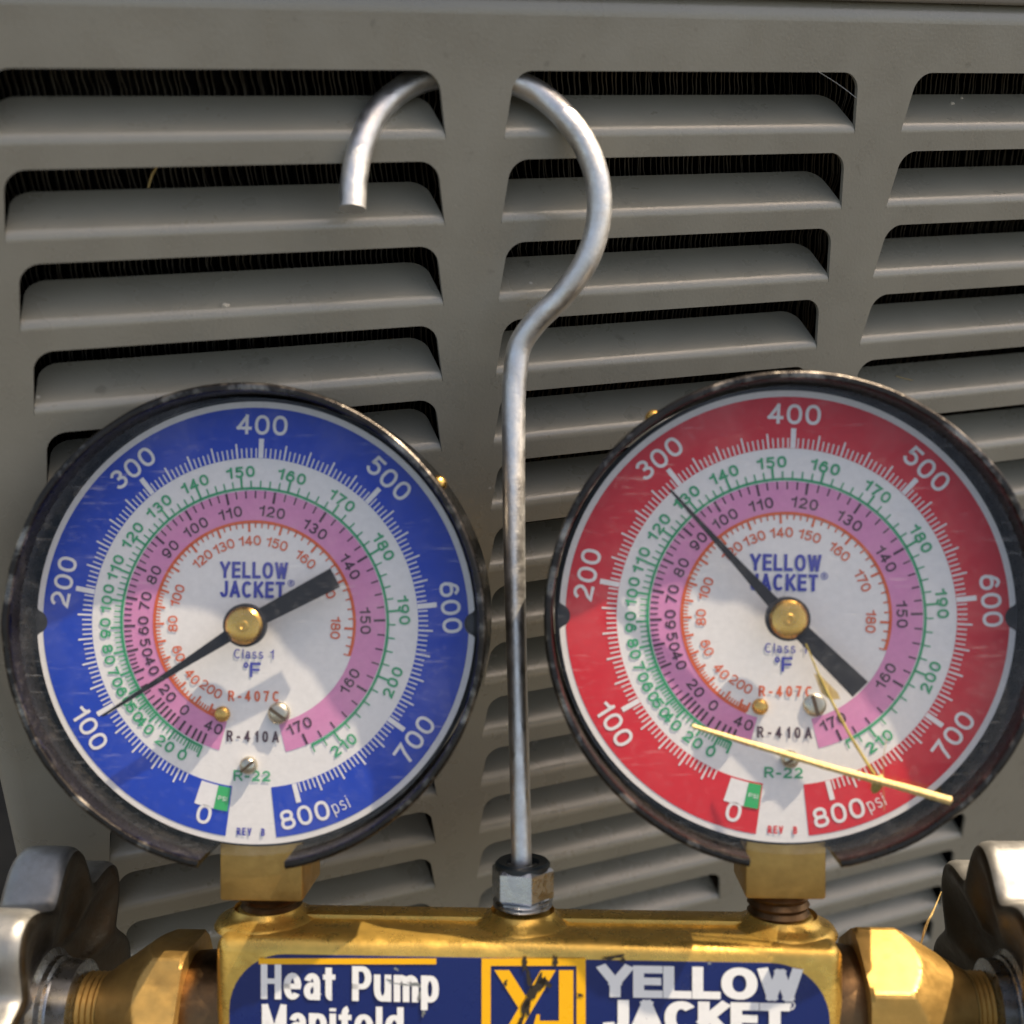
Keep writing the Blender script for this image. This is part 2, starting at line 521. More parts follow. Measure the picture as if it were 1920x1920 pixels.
# camera-ray helper: a pixel of the photograph plus a real depth (metres from the camera)
def ray(u, v):
    return Vector(((u-960)/2100.0, (v-960)/2100.0, 1.0))
def at_depth(u, v, z):
    return CAM+cam2world_dir(ray(u, v)*z)
def on_panel(u, v, y=0.0):
    d = cam2world_dir(ray(u, v))
    return CAM+d*((y-CAM.y)/d.y)

# ================================================================== SETTING
GZ = -0.62
g = MB()
g.add([(-30, -30, GZ), (30, -30, GZ), (30, 30, GZ), (-30, 30, GZ)], [(0, 1, 2, 3)])
m, t, b = mat('dry_ground', (0.16, 0.13, 0.09), 0.95)
v = coords(t)
c = mixc(t, ramp(t, noise(t, v, 14, 8, 0.7), [(0.35, 0.0), (0.65, 1.0)]), (0.012, 0.010, 0.006), (0.032, 0.026, 0.017))
t.links.new(c, b.inputs['Base Color'])
M['ground'] = m
tag(g.build('ground', 'ground'), 'dry brown ground beside the air conditioner', kind='structure')

# ================================================================== AIR CONDITIONER
PITCH = 0.0771279*P0
COLX = [-0.0764, -0.00045, 0.0756]
CW = 0.0663
SH = 0.0103                  # height of a louvre opening
SLANT = 0.0014
CR = 0.0029                  # rounded top corners
NROW = 19
TH = 0.0008
XL = on_panel(18, 1575).x    # left corner of the unit
XR = COLX[2]+CW+0.030
ZT = 0.0080                  # where the face turns over at the top
ZB = -0.36
BR = 0.0042

unit = bpy.data.objects.new('air_conditioner', None)
link(unit)
unit.location = (0.03, 0.0, GZ)
unit['label'] = 'grey louvred air conditioner housing behind the gauges'
unit['category'] = 'air conditioner'
UO = Vector(unit.location)

def opening(x0, zt):
    """Outline of a louvre opening, hinge at the bottom (x, z)."""
    zb = zt-SH
    pts = [(x0, zb), (x0+CW, zb)]
    n = 8
    k = SLANT/SH
    for side in (1, -1):
        arc = []
        for i in range(n+1):
            a = pi/2*i/n
            if side == 1:
                x = x0+CW-SLANT-CR*(1-cos(a))+k*CR*(1-sin(a))
            else:
                x = x0+SLANT+CR*(1-cos(a))-k*CR*(1-sin(a))
            arc.append((x, zt-CR*(1-sin(a))))
        pts += arc if side == 1 else arc[::-1]
    return pts

cu = bpy.data.curves.new('panel', 'CURVE')
cu.dimensions = '2D'
cu.fill_mode = 'BOTH'
cu.extrude = TH/2
def sp(pts):
    s_ = cu.splines.new('POLY')
    s_.points.add(len(pts)-1)
    for q, (x, z) in zip(s_.points, pts):
        q.co = (x, z, 0, 1)
    s_.use_cyclic_u = True
sp([(XL+BR, ZB), (XR, ZB), (XR, ZT), (XL+BR, ZT)])
for x0 in COLX:
    for k in range(NROW):
        sp(opening(x0, -k*PITCH))
co = bpy.data.objects.new('panel', cu)
S.collection.objects.link(co)
me = bpy.data.meshes.new_from_object(co.evaluated_get(bpy.context.evaluated_depsgraph_get()))
pv = [Vector((p.co.x, TH/2-p.co.z, p.co.y)) for p in me.vertices]
pf = [tuple(p.vertices) for p in me.polygons]
bpy.data.objects.remove(co); bpy.data.curves.remove(cu); bpy.data.meshes.remove(me)
panel = obj('louvred_panel', [p-UO for p in pv], pf, 'panel', unit)
# rolled top edge and rolled left corner with the side wall, parts of the same housing
N = 10
tb = MB()
vs = []
for x in (XL+BR, XR):
    for i in range(N+1):
        a = pi/2*i/N
        vs.append((x, BR*(1-cos(a)), ZT+BR*sin(a)))
    vs.append((x, 0.05, ZT+BR))
n = N+2
tb.add(vs, [(i, n+i, n+i+1, i+1) for i in range(n-1)])
tb.v = [p-UO for p in tb.v]
tb.build('top_edge', 'panel', unit, 60)
sd = MB()
vs = []
for z in (ZB, ZT):
    for i in range(N+1):
        a = pi/2*i/N
        vs.append((XL+BR*(1-sin(a)), BR*(1-cos(a)), z))
    vs.append((XL, 0.85, z))
sd.add(vs, [(i, i+1, n+i+1, n+i) for i in range(n-1)])
# corner patch of a ball between the top and side rolls
vs = []
for i in range(N+1):
    for j in range(N+1):
        a, q = pi/2*i/N, pi/2*j/N
        vs.append((XL+BR-BR*sin(a)*cos(q), BR-BR*cos(a)*cos(q), ZT+BR*sin(q)))
sd.add(vs, [(i*(N+1)+j, (i+1)*(N+1)+j, (i+1)*(N+1)+j+1, i*(N+1)+j+1) for i in range(N) for j in range(N)])
sd.v = [p-UO for p in sd.v]
sd.build('side_wall', 'panel', unit, 60)
# lower skirt of the housing down to the ground
lo = MB()
lo.add(*bevel_box((XL, 0.0, GZ), (XR, 0.85, ZB-0.004), 0.003))
lo.v = [p-UO for p in lo.v]
lo.build('base', 'panel', unit, 40)
# top cover, set back behind the rolled edge
lid = MB()
lid.add(*bevel_box((XL-0.003, -0.0008, ZT+0.0033), (XR+0.01, 0.0012, ZT+0.0075), 0.0006))
lid.add(*bevel_box((XL-0.0028, 0.0010, ZT+BR+0.0006), (XR+0.0098, 0.86, ZT+0.0073), 0.0004))
lid.v = [p-UO for p in lid.v]
lid.build('top_cover', 'lid', unit, 40)
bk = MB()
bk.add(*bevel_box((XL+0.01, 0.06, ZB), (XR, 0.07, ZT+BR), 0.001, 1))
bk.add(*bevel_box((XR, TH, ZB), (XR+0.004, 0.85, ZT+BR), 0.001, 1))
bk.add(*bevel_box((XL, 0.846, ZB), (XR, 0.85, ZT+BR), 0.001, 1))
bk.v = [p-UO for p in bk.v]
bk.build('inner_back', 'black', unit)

# one louvre blade, shared by all: hinged at the bottom of its opening and bent inwards
def louvre_mesh():
    B = radians(61)
    rb = 0.0020
    L = 0.0100
    path = [(0.0, 0.0), (0.0, 0.00008)]
    ts = [0.0, 0.00008]
    for i in range(1, 7):
        a = B*i/6
        path.append((rb*(1-cos(a)), 0.00008+rb*sin(a)))
        ts.append(0.00008+rb*a)
    y0, z0 = path[-1]
    t0 = ts[-1]
    for i in range(1, 5):
        d = (L-CR-t0)*i/4
        path.append((y0+d*sin(B), z0+d*cos(B))); ts.append(t0+d)
    for i in range(1, 9):
        d = L-CR-t0+CR*sin(pi/2*i/8)
        path.append((y0+d*sin(B), z0+d*cos(B))); ts.append(t0+d)
    vs = []
    fs = []
    nrm = []
    for i in range(len(path)):
        a = path[max(i-1, 0)]; c = path[min(i+1, len(path)-1)]
        dy, dz = c[0]-a[0], c[1]-a[1]
        l = sqrt(dy*dy+dz*dz)
        nrm.append((dz/l, -dy/l))       # pointing inwards
    for (y, z), t_, (ny, nz) in zip(path, ts, nrm):
        ins = 0.00005+SLANT*t_/L
        if t_ > L-CR:
            s_ = (t_-(L-CR))/CR
            ins += CR*(1-sqrt(max(0, 1-s_*s_)))
        for x in (ins, CW*0.5, CW-ins):
            vs.append((x-CW/2, y, z))
        for x in (ins, CW*0.5, CW-ins):
            vs.append((x-CW/2, y+ny*TH, z+nz*TH))
    for i in range(len(path)-1):
        a, c = i*6, (i+1)*6
        for q in (0, 1):
            fs.append((a+q, a+q+1, c+q+1, c+q))
            fs.append((a+3+q, c+3+q, c+4+q, a+4+q))
        fs.append((a, c, c+3, a+3)); fs.append((a+2, a+5, c+5, c+2))
    e = (len(path)-1)*6
    fs += [(e, e+1, e+4, e+3), (e+1, e+2, e+5, e+4)]
    me = bpy.data.meshes.new('louvre')
    me.from_pydata(vs, [], fs)
    me.update()
    me.polygons.foreach_set('use_smooth', [True]*len(me.polygons))
    me.set_sharp_from_angle(angle=radians(50))
    me.materials.append(M['panel'])
    return me
lm = louvre_mesh()
for x0 in COLX:
    for k in range(NROW):
        o = bpy.data.objects.new('louvre', lm)
        o.location = Vector((x0+CW/2, 0, -k*PITCH-SH))-UO
        link(o, panel)

# condenser coil: thin wavy fins behind the louvres
fx = MB()
rnd = random.Random(3)
nz = 150
zt, zb = 0.004, -0.255
x = XL+0.006
while x < COLX[2]+CW+0.004:
    ph = rnd.uniform(-0.25, 0.25)
    loc_ = 0.5+0.5*sin(x*190)*sin(x*71+1)
    am = rnd.uniform(0.00012, 0.00028)+0.00035*loc_*rnd.random()
    w = rnd.uniform(0.00007, 0.00013)
    lean = rnd.uniform(-0.0003, 0.0003)+0.0006*loc_*rnd.uniform(-1, 1)
    dep = rnd.uniform(0, 0.0012)*loc_
    vs = []
    for i in range(nz+1):
        z = zt+(zb-zt)*i/nz
        q = x+am*sin(2*pi*z/0.0075+ph)+lean*sin(z*60+ph*9)
        yy = 0.0140+dep+rnd.uniform(0, 0.00015)
        vs += [(q-w, yy, z), (q+w, yy, z), (q+w, 0.021, z), (q-w, 0.021, z)]
    fs = []
    for i in range(nz):
        a, c = i*4, (i+1)*4
        fs += [(a, a+1, c+1, c), (a+1, a+2, c+2, c+1), (a+3, a, c, c+3)]
    fx.add(vs, fs)
    x += 0.00095*rnd.uniform(0.75, 1.25)
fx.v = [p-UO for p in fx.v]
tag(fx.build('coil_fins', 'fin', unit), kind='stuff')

# ================================================================== MANIFOLD GAUGE SET
YAW = -0.045
ez_c = Vector((YAW, 0, -1)).normalized()
ex_c = Vector((1, 0, YAW)).normalized()
ey_c = Vector((0, -1, 0))
OC = Vector((0, 0, 0.17526))
OW = CAM+cam2world_dir(OC)
ex, ey, ez = cam2world_dir(ex_c), cam2world_dir(ey_c), cam2world_dir(ez_c)
MW = Matrix(((ex.x, ey.x, ez.x, OW.x), (ex.y, ey.y, ez.y, OW.y), (ex.z, ey.z, ez.z, OW.z), (0, 0, 0, 1)))
root = bpy.data.objects.new('manifold_gauge_set', None)
link(root)
root.matrix_world = MW
tag(root, 'brass two gauge refrigerant manifold hanging by its steel hook from the louvred panel', 'gauge manifold')
MWI = MW.inverted()

def px(u, v, h=0.0):
    """Local manifold point (m) seen at pixel (u, v), h metres in front of the dial plane."""
    d = ray(u, v)
    o = OC+ez_c*h
    p = d*(o.dot(ez_c)/d.dot(ez_c))-OC
    return Vector((p.dot(ex_c), p.dot(ey_c), p.dot(ez_c)))

# ---- gauges
RD = 0.035
RIMH = 0.0073
LENSZ = 0.0054
def notch(r_out, a, d=0.0352, rn=0.0019):
    for c in (0.0, pi):
        da = (a-c+pi) % (2*pi)-pi
        q = d*sin(da)
        if abs(q) < rn and cos(da) > 0:
            return min(r_out, d*cos(da)-sqrt(rn*rn-q*q))
    return r_out

def ring(r0, r1, a0, a1, z, step=0.5, cut=True):
    """Flat ring sector; angles clockwise from twelve o'clock, degrees."""
    mb = MB()
    n = int((a1-a0)/step)+1
    vs = []
    for i in range(n+1):
        a = radians(90-(a0+(a1-a0)*i/n))
        ro = notch(r1, a) if cut else r1
        vs += [(r0*cos(a), r0*sin(a), z), (ro*cos(a), ro*sin(a), z)]
    mb.add(vs, [(2*i, 2*i+1, 2*i+3, 2*i+2)[::-1] for i in range(n)])
    return mb

R410 = [(-40, 10.8), (-20, 26.5), (0, 48.5), (20, 78.5), (30, 97), (40, 118.5), (50, 142.5), (60, 170), (70, 201), (80, 235.5),
        (90, 274), (100, 316.5), (110, 364), (120, 417), (130, 475.5), (140, 540), (150, 611), (160, 690), (170, 776)]
R22 = [(-20, 10), (0, 24), (20, 43), (40, 68.5), (50, 84), (60, 101.6), (70, 121.4), (80, 143.6), (90, 168.4), (100, 196), (110, 226),
       (120, 260), (130, 297), (140, 337), (150, 381.5), (160, 430), (170, 482), (180, 540), (190, 602), (200, 670), (210, 745), (214, 772)]
R407 = [(-20, 8), (0, 20), (20, 42), (40, 74), (60, 120), (80, 172), (100, 221), (110, 257), (120, 298), (130, 341), (140, 387),
        (150, 434), (160, 490), (170, 552), (180, 622), (186, 660)]
def interp(tab, T):
    for (a, p), (b2, q) in zip(tab, tab[1:]):
        if a <= T <= b2:
            return p+(q-p)*(T-a)/(b2-a)
    return tab[-1][1]
def ang(psi):
    return -161.0+0.4085*psi

class Dial(MB):
    def tick(s, r0, r1, a, w, z):
        a = radians(a)
        d = Vector((sin(a), cos(a))); n_ = Vector((cos(a), -sin(a)))
        s.poly([d*r0*RD-n_*w/2, d*r0*RD+n_*w/2, d*r1*RD+n_*w/2, d*r1*RD-n_*w/2][::-1], z)
    def text(s, body, cap, r, a, z, w=0.16, width=None, flip=None, gap=None):
        vs, fs, wd = text_geo(body, cap, w, width, gap)
        if flip is None:
            flip = abs(a) > 95
        th = -radians(a)+(pi if flip else 0)
        c0, s0 = cos(th), sin(th)
        px_, py_ = r*RD*sin(radians(a)), r*RD*cos(radians(a))
        s.add([(px_+x*c0-(y-cap/2)*s0, py_+x*s0+(y-cap/2)*c0, z+dz) for x, y, dz in vs], [f[::-1] for f in fs])
    def text_at(s, body, cap, x, y, z, w=0.16, width=None, rot=0.0, gap=None):
        vs, fs, wd = text_geo(body, cap, w, width, gap)
        c0, s0 = cos(rot), sin(rot)
        s.add([(x+a*c0-(b_-cap/2)*s0, y+a*s0+(b_-cap/2)*c0, z+dz) for a, b_, dz in vs], [f[::-1] for f in fs])

def gauge(cu_, cv_, colour, tip, tail, label, lost407):
    c = px(cu_, cv_, 0)
    # shell: a deep band open at the bottom where the stem passes, rolled front lip
    g = MB()
    ro, ri = 0.0369, 0.0361
    a0, a1 = radians(-90+10.5), radians(270-10.5)
    prof = [(ro, -0.012), (ro, 0.000), (ro+0.0002, RIMH-0.0014), (ro+0.0004, RIMH-0.0006), (ro+0.0002, RIMH-0.0001),
            (ro-0.0001, RIMH+0.00005), (ri+0.0001, RIMH-0.0001), (ri-0.0001, RIMH-0.0005), (ri, RIMH-0.0012),
            (ri, 0.0), (ri, -0.012)]
    nprof = len(prof)
    seg = 160
    g.lathe(prof, seg, a0, a1, closed_prof=True)
    rr = random.Random(cu_)
    for i in range(seg+1):                         # dents and waviness along the worn lip
        dw = 0.00014*sin(i*0.37)+0.00010*sin(i*0.83+1)+rr.uniform(-0.00006, 0.00006)
        for q in (2, 3, 4, 5, 6, 7):
            g.v[i*nprof+q].z += dw
    o = g.build('pressure_gauge', ['shell', 'shell_in', 'shell_lip'], root, 45, c)
    for p in o.data.polygons:
        mid = p.center
        if sqrt(mid.x**2+mid.y**2) < ri+0.0002 and mid.z < RIMH-0.0008:
            p.material_index = 1
        elif mid.z > RIMH-0.0009:
            p.material_index = 2
    tag(o, label)
    # can behind the dial
    k = MB()
    k.lathe([(0.0, -0.0115), (0.0355, -0.0115), (0.0357, -0.0108), (0.0357, -0.0012), (0.0, -0.0012)], 96)
    k.build('gauge_can', 'black', o, 40)
    # dial plate with two side notches
    n = 720
    pts = []
    for i in range(n):
        a = 2*pi*i/n
        r = notch(RD, a)
        pts.append((r*cos(a), r*sin(a)))
    d = MB()
    d.add([(p[0], p[1], 0) for p in pts]+[(p[0], p[1], -0.0009) for p in pts]+[(0, 0, 0)],
          [(i, (i+1) % n, 2*n) for i in range(n)]+[(i, n+i, n+(i+1) % n, (i+1) % n) for i in range(n)])
    dial = d.build('dial_plate', 'white', o)
    z1, z2, z3 = 0.00005, 0.00010, 0.00015
    ring(0.745*RD, 0.972*RD, -172.3, 174.0, z1).build('coloured_band', colour, o)
    ring(0.464*RD, 0.598*RD, -164.5, 166.0, z1, cut=False).build('pink_band', 'pink', o)
    # white pressure scale
    w = Dial()
    for q in range(3, 201):
        psi = q*4
        if psi % 100 == 0:
            w.tick(0.746, 0.833, ang(psi), 0.00078, z2)
        elif psi % 20 == 0:
            w.tick(0.746, 0.812, ang(psi), 0.00027, z2)
        else:
            w.tick(0.746, 0.790, ang(psi), 0.00020, z2)
    for q in range(0, 900, 100):
        a = ang(q)
        if q == 0:
            a = -165.2
        elif q == 100:
            a = -122.5
        elif q == 800:
            a = 165.0
        elif q in (200, 600):
            a += 1.2*(1 if q == 600 else 1)
        elif q == 700:
            a += 0.5
        w.text(str(q), 0.0031, 0.895, a, z2, 0.16, gap=0.16)
    w.text('psi', 0.0021, 0.905, 154.3, z2, 0.08, 0.0028)
    rb = ring(0.752*RD, 0.86*RD, -171.9, -161.5, z2, cut=False)
    w.add(rb.v, rb.f)
    w.build('pressure_scale', 'white_ink', o)
    gb = ring(0.752*RD, 0.86*RD, -171.9, -167.6, z3, cut=False)
    gb.build('green_mark', 'box_green', o)
    wb = Dial()
    wb.text('PSI', 0.0007, 0.806, -169.8, z3+0.00005, 0.14)
    wb.build('mark_lettering', 'white_ink', o)
    # green scale
    gr = Dial()
    T = -20
    while T <= 214:
        a = ang(interp(R22, T))
        if T >= 40 or T % 4 == 0:
            gr.tick(0.606, 0.660 if T % 10 == 0 else 0.643, a, 0.00036 if T % 10 == 0 else 0.00022, z2)
        T += 2
    for T in [0, 20, 40]+list(range(50, 220, 10)):
        gr.text(str(T), 0.00178, 0.683, ang(interp(R22, T)), z2, 0.20)
    al = ring(0.602*RD, 0.614*RD, ang(10), ang(772), z2, cut=False)
    gr.add(al.v, al.f)
    gr.text('R-22', 0.0017, 0.69, 180.8, z2, 0.19, flip=True)
    gr.build('green_temperature_scale', 'green', o)
    # dark scale on the pink band
    bl = Dial()
    T = -40
    while T <= 170:
        a = ang(interp(R410, T))
        if T >= 40 or T % (8 if T < 0 else 4) == 0:
            bl.tick(0.545 if (T % 10 == 0 or T < 20) else 0.563, 0.597, a, 0.00038 if (T % 10 == 0 or T < 20) else 0.00024, z2)
        T += 2
    for T in [-40, 0, 20, 40]+list(range(50, 180, 10)):
        bl.text(str(abs(T)), 0.0017, 0.507, ang(interp(R410, T))-(2.0 if T == -40 else 0), z2, 0.17)
    bl.text('R-410A', 0.00175, 0.512, 180.6, z2, 0.18, 0.0084, flip=True, gap=0.36)
    bl.build('dark_temperature_scale', 'ink', o)
    # orange scale
    og = Dial()
    T = -20
    while T <= 186:
        a = ang(interp(R407, T))
        if T >= 40 or T % 4 == 0:
            og.tick(0.412 if T % 10 == 0 else 0.430, 0.456, a, 0.00036 if T % 10 == 0 else 0.00022, z2)
        T += 2
    for T in (0, 20, 40, 60, 80, 100, 120, 130, 140, 150, 160, 170, 180):
        og.text(str(T), 0.00155, 0.372 if T >= 40 else 0.36, ang(interp(R407, T)), z2, 0.16, gap=0.12)
    al = ring(0.450*RD, 0.464*RD, ang(8), ang(660), z2, cut=False)
    og.add(al.v, al.f)
    og.text('R-407C', 0.00165, 0.33, 180.2, z2, 0.18, 0.0082, flip=True, gap=0.34)
    og.build('orange_temperature_scale', 'orange', o)
    # maker's name
    bi = Dial()
    RO = radians(-0.8)
    bi.text_at('YELLOW', 0.00262, 0.0, 0.00835, z2, 0.19, 0.0109, RO, 0.10)
    bi.text_at('JACKET', 0.00262, -0.00025, 0.0053, z2, 0.19, 0.0104, RO, 0.10)
    bi.text_at('®', 0.0011, 0.0059, 0.0063, z2, 0.10)
    bi.text_at('Class 1', 0.0015, 0.0, -0.0049, z2, 0.13, 0.0064, RO)
    bi.text_at('F', 0.0023, 0.0002, -0.0074, z2, 0.18, None, RO)
    bi.text_at('°', 0.0026, -0.0013, -0.0075, z2, 0.11, None, RO)
    bi.build('maker_name', 'blue_ink', o)
    rv = Dial()
    rv.text_at('REV  B', 0.0012, -0.0005, -0.0330, z2, 0.2, 0.0045, RO)
    rv.build('revision_mark', 'blue_ink' if colour == 'blue' else 'red', o)
    # needle: long taper one way, broad tail the other, brass cap over the pivot
    zn = 0.0036
    tp = px(tip[0], tip[1], zn)-c
    tl = px(tail[0], tail[1], zn)-c
    hc = Vector((-0.0004, 0, 0))
    d1 = Vector((tp.x-hc.x, tp.y-hc.y)); l1 = d1.length; d1 /= l1
    n1 = Vector((-d1.y, d1.x))
    d2 = Vector((tl.x-hc.x, tl.y-hc.y)); l2 = d2.length; d2 /= l2
    n2 = Vector((-d2.y, d2.x))
    H2 = Vector((hc.x, hc.y))
    nm = MB()
    nm.prism([H2+n1*0.0011, H2+d1*l1*0.45+n1*0.00055, H2+d1*l1+n1*0.00018, H2+d1*l1-n1*0.00018, H2+d1*l1*0.45-n1*0.00055, H2-n1*0.0011], zn, zn+0.0004)
    nm.prism([H2+n2*0.0012, H2-n2*0.0012, H2+d2*l2-n2*0.00165, H2+d2*l2+n2*0.00165], zn+0.00003, zn+0.00043)
    nm.lathe([(0.0, zn-0.0008), (0.0032, zn-0.0008), (0.00335, zn-0.0006), (0.00335, zn+0.0005), (0.0031, zn+0.0006), (0.0, zn+0.0006)], 40, org=(hc.x, hc.y, 0))
    nm.build('needle', 'needle', o, 40)
    hb = MB()
    hb.lathe([(0.0, zn+0.00130), (0.0003, zn+0.00135), (0.0004, zn+0.00148), (0.0008, zn+0.00150), (0.0009, zn+0.00143), (0.0013, zn+0.00141), (0.0022, zn+0.00130), (0.00255, zn+0.0012), (0.0029, zn+0.0008), (0.00295, zn+0.0005), (0.0, zn+0.0005)], 40, org=(hc.x, hc.y, 0))
    hb.build('needle_hub', 'brass_pin', o, 30)
    # screws on the dial
    def screw(u, v, r, m_, slot, top):
        q = px(u, v, 0.0006)-c
        sm = MB()
        sm.lathe([(0.0, top), (r*0.6, top*0.98), (r*0.9, top*0.75), (r, top*0.4), (r, 0.0)], 28, org=(q.x, q.y, 0))
        so_ = sm.build('dial_screw', m_, o, 50)
        if slot:
            s_ = MB()
            dx, dy = cos(slot), sin(slot)
            w_ = r*0.16
            s_.prism([(q.x-dx*r*0.9+dy*w_, q.y-dy*r*0.9-dx*w_), (q.x+dx*r*0.9+dy*w_, q.y+dy*r*0.9-dx*w_),
                      (q.x+dx*r*0.9-dy*w_, q.y+dy*r*0.9+dx*w_), (q.x-dx*r*0.9-dy*w_, q.y-dy*r*0.9+dx*w_)], top*0.6, top+0.00005)
            s_.build('screw_slot', 'brass_dark', o)
    dx_, dy_ = cu_-476.5, cv_-1168
    if colour == 'blue':
        screw(415, 1340, 0.00125, 'brass_pin', None, 0.0010)
        screw(522, 1338, 0.00175, 'screw', radians(-35), 0.0012)
        screw(465, 1436, 0.0014, 'screw', radians(40), 0.0013)
    else:
        screw(1426, 1326, 0.00125, 'brass_pin', None, 0.0010)
        screw(1529, 1323, 0.0018, 'screw', radians(-75), 0.0006)
        screw(1482, 1424, 0.0014, 'screw', radians(30), 0.0013)
    # small brass bead on the outside of the shell, added as a sun glint
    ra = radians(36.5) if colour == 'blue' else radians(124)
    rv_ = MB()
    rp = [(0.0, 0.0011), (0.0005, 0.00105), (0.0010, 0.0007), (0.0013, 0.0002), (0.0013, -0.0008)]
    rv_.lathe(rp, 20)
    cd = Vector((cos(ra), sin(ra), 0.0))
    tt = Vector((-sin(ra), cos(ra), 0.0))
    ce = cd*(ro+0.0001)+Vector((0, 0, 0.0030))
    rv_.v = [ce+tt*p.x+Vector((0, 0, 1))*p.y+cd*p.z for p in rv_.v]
    rv_.build('sun_glint_bead', 'brass_pin', o, 60)
    # clear lens
    ln = MB()
    nn = 128
    ln.add([(0.0352*cos(2*pi*i/nn), 0.0352*sin(2*pi*i/nn), LENSZ) for i in range(nn)], [tuple(range(nn))])
    ln.build('lens', 'lens', o)
    return o, c

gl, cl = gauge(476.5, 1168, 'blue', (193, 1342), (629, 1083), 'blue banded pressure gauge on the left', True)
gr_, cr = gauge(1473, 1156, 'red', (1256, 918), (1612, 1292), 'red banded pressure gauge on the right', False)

# ---- brass body
AXZ = -0.0080
FZ = 0.0017
BZ = -0.0125
top = px(960, 1757, FZ-0.0022).y
XBL, XBR = px(400, 1850, FZ).x, px(1585, 1850, FZ).x
BH = 0.0245
body = MB()
body.add(*bevel_box((XBL, top-BH, BZ), (XBR, top, FZ), 0.0023, 5))
# raised rear rib along the top
RZ = -0.0071
rz = px(960, 1703, BZ+0.0012).y
body.add(*bevel_box((XBL+0.002, top-0.004, BZ+0.0008), (XBR-0.002, rz, RZ), 0.0003, 2))
bo = body.build('manifold_body', 'brass', root, 40)

def boss(u, r, ytop, nm):
    x = px(u, 1740, AXZ).x
    b_ = MB()
    yb = top-0.0012
    prof = [(r+0.0036, yb+0.0002), (r+0.0031, yb+0.0011), (r+0.0024, yb+0.0015), (r+0.0015, yb+0.0019), (r+0.0008, yb+0.0024), (r+0.0004, yb+0.0030), (r+0.0001, ytop-0.0007), (r-0.0003, ytop-0.0002), (r-0.0008, ytop), (0.0, ytop)]
    b_.lathe(prof, 48, axis='y', org=(x, 0, AXZ))
    b_.build(nm, 'brass', root, 50)
    return x
yb1 = px(960, 1704, AXZ).y
xl = boss(502, 0.0050, yb1, 'gauge_boss')
xc = boss(980, 0.0048, px(960, 1706, AXZ).y, 'hook_boss')
xr = boss(1468, 0.0050, yb1, 'gauge_boss')

def hexagon(x, y0, y1, r, z, rot, name, m_, cham=0.0006):
    b_ = MB()
    for_h = [(r-cham, y0), (r, y0+cham), (r, y1-cham), (r-cham, y1)]
    vs = []
    for rr_, yy in for_h:
        for i in range(6):
            a = rot+pi/3*i
            vs.append((x+rr_*sin(a), yy, z+rr_*cos(a)))
    fs = [tuple(range(5, -1, -1)), tuple(range(18, 24))]
    for q in range(3):
        fs += [(q*6+i, q*6+(i+1) % 6, q*6+6+(i+1) % 6, q*6+6+i) for i in range(6)]
    b_.add(vs, fs)
    return b_.build(name, m_, root, 15)

# square stems of the gauges
for (u0, u1, vb, xx) in ((411, 567, 1690, xl), (1399, 1551, 1688, xr)):
    a, b_ = px(u0, vb, AXZ+0.0068), px(u1, vb, AXZ+0.0068)
    s_ = MB()
    xm = (a.x+b_.x)/2
    hw = (b_.x-a.x)/2
    s_.add(*bevel_box((xm-hw, a.y, AXZ-hw), (xm+hw, a.y+0.0125, AXZ+hw), 0.0005, 2))
    s_.build('gauge_stem', 'brass_hex', root, 40)
    t_ = MB()
    y0 = yb1-0.0003
    y1 = a.y+0.001
    prof = []
    nth = 4
    for i in range(nth*2+1):
        prof.append((0.0050 if i % 2 else 0.0045, y0+(y1-y0)*i/(nth*2)))
    t_.lathe(prof, 40, axis='y', org=(xm, 0, AXZ))
    t_.build('stem_thread', 'brass_dark', root, 60)

# hook nut with its insert and spring washer
ny0, ny1 = px(980, 1698, AXZ+0.004).y, px(980, 1637, AXZ+0.004).y
hexagon(xc, ny0, ny1, 0.0052, AXZ, radians(18), 'hook_nut', 'steel', 0.0005)
ins = MB()
ins.lathe([(0.0045, ny1-0.0004), (0.0045, ny1+0.0004), (0.0041, ny1+0.0008), (0.0028, ny1+0.0006), (0.0023, ny1-0.001), (0.0, ny1-0.001)], 40, axis='y', org=(xc, 0, AXZ))
ins.build('nut_insert', 'rubber', root, 40)
wsh = MB()
for q in range(2):
    y = ny0-0.0004-0.0007*q
    wsh.lathe([(0.0030, y+0.0003), (0.0046, y+0.0003), (0.0049, y), (0.0046, y-0.0003), (0.0030, y-0.0003)], 40, axis='y', org=(xc, 0, AXZ))
wsh.build('spring_washer', 'steel', root, 50)

# hook: steel rod up from the nut, bent round behind the middle post of the panel
HK = [(661, 392, .1708), (664, 335, .1713), (679, 268, .1722), (710, 207, .1742), (755, 167, .1762), (803, 146, .1775),
      (885, 134, .1785), (965, 154, .1800), (1018, 182, .1808), (1068, 230, .1800), (1103, 285, .1798), (1122, 350, .1803),
      (1121, 420, .1812), (1099, 490, .1822), (1056, 552, .1840), (1006, 602, .1858), (975, 648, .1870), (966, 700, .1872),
      (963, 770, .1872), (964, 1000, .1868), (968, 1200, .1862), (974, 1430, .1850), (979, 1660, px(980, 1660, AXZ).z*-1+.1753)]
hp = [MWI @ at_depth(*q) for q in HK]
pts = spline(hp, 10)
rad = [0.00205-0.00035*max(0, min(1, (i/len(pts)-0.80)/0.12)) for i in range(len(pts))]
hk = MB()
hk.tube(pts, rad, 20)
hk.build('hook', 'zinc', root, 50)

